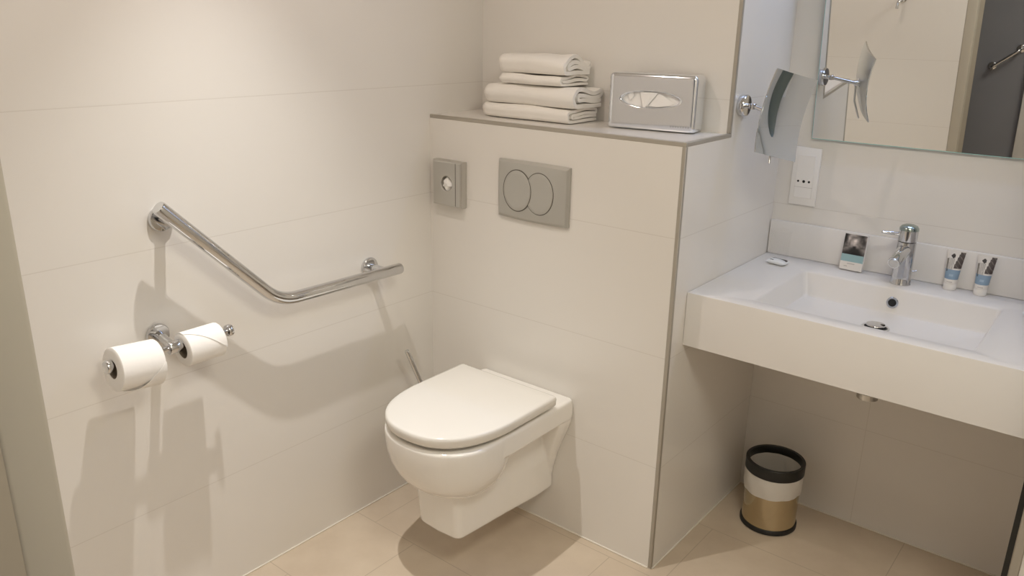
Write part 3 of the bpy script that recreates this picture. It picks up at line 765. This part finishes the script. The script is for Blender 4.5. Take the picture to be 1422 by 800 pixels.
# ------------------------------------------------------------------ shaving mirror on its arm
sm = thing('shaving_mirror', (W, .292, 1.282), 'rectangular curved shaving mirror on a chrome arm beside the wall mirror', 'shaving mirror')
c0 = Vector((.983, .268, 1.266)); yaw, tl, ro = -.520, -.047, -.232
nn = Vector((math.cos(yaw), math.sin(yaw), 0)); ww = Vector((-math.sin(yaw), math.cos(yaw), 0)); uu = Vector((0, 0, 1))
n2 = math.cos(tl) * nn - math.sin(tl) * uu; u2 = math.cos(tl) * uu + math.sin(tl) * nn
w3 = math.cos(ro) * ww + math.sin(ro) * u2; u3 = math.cos(ro) * u2 - math.sin(ro) * ww
pw, phh = .130, .208
def panel(n0, n1):
    b = BM(); nu, nv = 16, 22
    def P(i, j, off):
        a = (i / nu - .5) * pw; c = (j / nv - .5) * phh
        sag = .016 * ((c / (phh / 2)) ** 2) + .005 * ((a / (pw / 2)) ** 2) - .0105
        return c0 + w3 * a + u3 * c + n2 * (sag + off)
    A = [[b.verts.new(P(i, j, n1)) for i in range(nu + 1)] for j in range(nv + 1)]
    B_ = [[b.verts.new(P(i, j, n0)) for i in range(nu + 1)] for j in range(nv + 1)]
    for j in range(nv):
        for i in range(nu):
            b.faces.new((A[j][i], A[j][i + 1], A[j + 1][i + 1], A[j + 1][i])); b.faces.new((B_[j][i], B_[j + 1][i], B_[j + 1][i + 1], B_[j][i + 1]))
    for i in range(nu):
        b.faces.new((A[0][i], B_[0][i], B_[0][i + 1], A[0][i + 1])); b.faces.new((A[nv][i], A[nv][i + 1], B_[nv][i + 1], B_[nv][i]))
    for j in range(nv):
        b.faces.new((A[j][0], A[j + 1][0], B_[j + 1][0], B_[j][0])); b.faces.new((A[j][nu], B_[j][nu], B_[j + 1][nu], A[j + 1][nu]))
    return fix(b)
obj('back_plate', panel(-.004, -.0006), M_brush, sm, smooth=30)
obj('mirror_face', panel(-.0006, .0006), M_mirror2, sm, smooth=30)
b = BM(); lathe(b, [(.0265, .0002), (.028, .002), (.028, .016), (.026, .019), (.006, .0195)], (W, .292, 1.282), (1, 0, 0), 44); obj('flange', fix(b), M_chrome, sm)
kn = c0 - n2 * .024
k0 = Vector((W + .034, .290, 1.281))
b = BM(); tube(b, [(W + .018, .292, 1.282), k0, k0 + Vector((.004, 0, 0))], [.0062, .0062, .004], 20); obj('stub', fix(b), M_chrome, sm)
b = BM(); lathe(b, [(.0075, 0), (.0085, .001), (.0085, .013), (.0075, .014)], k0 + Vector((.002, 0, -.007)), (0, 0, 1), 24); obj('knuckle', fix(b), M_chrome, sm)
b = BM(); tube(b, [k0 + Vector((.003, 0, 0)), k0.lerp(kn, .5), kn], [.0055, .0055, .0055], 18); obj('arm', fix(b), M_chrome, sm)
b = BM(); lathe(b, [(.009, 0), (.009, .012), (.013, .013), (.013, .0145)], c0 - n2 * .029, n2, 24); obj('swivel', fix(b), M_chrome, sm)
b = BM(); tube(b, [kn, kn - u3 * .06, c0 - u3 * .122 - n2 * .006], [.003, .003, .0028], 14); obj('handle_rod', fix(b), M_brush, sm)

# ------------------------------------------------------------------ socket
so = thing('wall_socket', (.942, D, .977), 'white wall socket plate with three round holes beside the shaving mirror', 'socket')
sx0, sx1, sz0, sz1 = .9020, .9815, .9775, 1.148
b = BM(); box(b, (sx0, D - .009, sz0), (sx1, D - .0004, sz1), .003, 2); obj('plate', b, M_plastic, so)
b = BM(); box(b, (sx0 + .0135, D - .0102, sz0 + .022), (sx1 - .0135, D - .0085, sz1 - .022), .0008, 1); obj('insert', b, M_plastic, so)
b = BM(); box(b, (sx0 + .0135, D - .0104, sz0 + .0535), (sx1 - .0135, D - .0101, sz0 + .0542)); obj('seam', b, M_inkgrey, so)
for x, r in ((.9235, .0032), (.9400, .0042), (.9555, .0034)):
    b = BM(); lathe(b, [(r, 0), (r, .0016)], (x + .001, D - .0088, 1.0485), (0, -1, 0), 20); obj('hole', fix(b), M_dark, so)

# ------------------------------------------------------------------ waste bin
bc = (1.018, .452)
wb = thing('waste_bin', (bc[0], bc[1], 0), 'small round steel waste bin with black rim and white liner under the vanity', 'bin')
b = BM(); lathe(b, [(.083, .0005), (.0855, .002), (.0855, .013), (.083, .016)], (*bc, 0), (0, 0, 1), 56); obj('base_ring', fix(b), M_black, wb)
b = BM(); lathe(b, [(.0815, .014), (.0815, .170), (.0800, .170), (.0800, .02)], (*bc, 0), (0, 0, 1), 64, cap0=True, cap1=True); obj('body', fix(b), M_bin, wb)
b = BM(); random.seed(2); rings = []
for k in range(9):
    u = k / 8; z = .122 + u * .078
    rings.append([(bc[0] + (.0835 + .0028 * math.sin(math.pi * u) + .0011 * math.sin(9 * a + 5 * u) + .0008 * math.sin(17 * a - 9 * u)) * math.cos(a), bc[1] + (.0835 + .0028 * math.sin(math.pi * u) + .0011 * math.sin(9 * a + 5 * u)) * math.sin(a), z + .0035 * math.sin(a + 1) * (1 - u)) for a in [2 * math.pi * q / 72 for q in range(72)]])
for k in range(9):
    u = k / 8; z = .200 - u * .150
    rings.append([(bc[0] + (.0785 - .006 * u + .0018 * math.sin(13 * a + 3 * u) * (.3 + u)) * math.cos(a), bc[1] + (.0785 - .006 * u + .0018 * math.sin(13 * a + 3 * u) * (.3 + u)) * math.sin(a), z) for a in [2 * math.pi * q / 72 for q in range(72)]])
loft(b, rings, False, True); fix(b); obj('liner', b, M_liner, wb, smooth=60)
b = BM(); lathe(b, [(.0865, .1865), (.0878, .188), (.0878, .2205), (.0865, .222), (.0785, .222), (.0775, .2205), (.0775, .198), (.0865, .1865)], (*bc, 0), (0, 0, 1), 64, cap0=False, cap1=False); bmesh.ops.remove_doubles(b, verts=b.verts, dist=1e-6); obj('rim_ring', fix(b), M_black, wb)

# ------------------------------------------------------------------ things behind the camera that the mirrors show
rh = thing('robe_hook', (.60, -1.5, 1.22), 'small chrome robe hook on the rear wall, seen at the top of the wall mirror', 'hook')
b = BM(); lathe(b, [(.018, .0002), (.019, .002), (.019, .006), (.016, .008)], (.612, -1.5, 1.262), (0, 1, 0), 28); obj('rose', fix(b), M_chrome, rh)
b = BM(); tube(b, [(.612, -1.494, 1.262), (.608, -1.462, 1.258), (.602, -1.452, 1.248), (.600, -1.450, 1.222)], [.0065, .0065, .0065, .007], 18); obj('peg', fix(b), M_chrome, rh)
gr = thing('corridor_rail', (.93, -2.2, .80), 'slanted chrome rail on the dark grey wall, seen at the right of the wall mirror', 'rail')
A_, B2 = Vector((.926, -2.2, .812)), Vector((1.050, -2.2, .908))
for p in (A_, B2):
    b = BM(); lathe(b, [(.020, .0002), (.021, .002), (.021, .008), (.018, .010)], p, (0, 1, 0), 28); obj('flange', fix(b), M_chrome, gr)
b = BM(); tube(b, arc_path([A_ + Vector((0, .006, 0)), A_ + Vector((0, .055, 0)), B2 + Vector((.0, .055, 0)), B2 + Vector((0, .006, 0))], .02, 6), .008, 18); obj('bar', fix(b), M_chrome, gr)

dark_unit = thing('dark_wall_unit', (XR, .42, .99), 'dark tapered unit added on the right wall, seen only reflected in the shaving mirror', 'wall unit')  # unseen unit, added and shaped to give the shaving mirror its dark reflection
M_dark_unit = mat('dark_green_plastic', (.13, .155, .142), .35)
wx = XR + .0036
b = BM(); box(b, (wx - .012, .385, 1.00), (wx, .455, 1.16), .004, 2); obj('wall_plate', b, M_plastic, dark_unit)
b = BM(); rings = []
for z, ry, rx in ((.985, .030, .022), (.992, .040, .030), (1.06, .044, .034), (1.14, .043, .034), (1.22, .038, .030), (1.28, .030, .024), (1.32, .018, .015), (1.335, .006, .005)):
    rings.append([(wx - .048 + rx * math.cos(2 * math.pi * k / 32), .42 + (z - 1.0) * .12 + ry * math.sin(2 * math.pi * k / 32), z) for k in range(32)])
loft(b, rings); obj('body', fix(b), M_dark_unit, dark_unit)
b = BM(); cyl(b, (wx - .020, .428, 1.08), (wx - .010, .428, 1.08), .016, 20); obj('bracket', fix(b), M_plastic, dark_unit)

# ------------------------------------------------------------------ lamp fittings in the ceiling
M_lens = emis('lamp_lens', (1.0, .88, .72), 2.0); M_lens2 = emis('tube_lens', (.85, .95, 1.0), 2.0)
def fitting(name, p, r, label, M_l):
    f = thing(name, (p[0], p[1], CEIL - .03), label, 'ceiling light', None)
    b = BM(); lathe(b, [(r + .001, .0), (r + .014, .001), (r + .016, .006), (r + .016, .0299), (r + .002, .0299), (r + .001, .0)], (p[0], p[1], CEIL - .03), (0, 0, 1), 40, cap0=False, cap1=False); bmesh.ops.remove_doubles(b, verts=b.verts, dist=1e-6); obj('ring', fix(b), M_brush, f)
    b = BM(); lathe(b, [(r, .024), (r, .028)], (p[0], p[1], CEIL - .03), (0, 0, 1), 32); obj('lens', fix(b), M_l, f)
    return f
fitting('ceiling_downlight', LAMP, .04, 'round ceiling downlight above the toilet, out of the frame', M_lens)
fitting('fill_lamp_fitting', ROOM_FILL, .31, 'wide opal fitting of the added fill lamp, unseen above the room', M_lens)  # made-up fitting that goes with the added fill lamp
f = thing('fluorescent_fitting', (TUBE[0], TUBE[1], CEIL - .03), 'long cool ceiling lamp above the vanity, out of the frame', 'ceiling light')
b = BM(); box(b, (TUBE[0] - .32, TUBE[1] - .04, CEIL - .028), (TUBE[0] + .32, TUBE[1] + .04, CEIL - .0004), .004, 2); obj('housing', b, M_plastic, f)
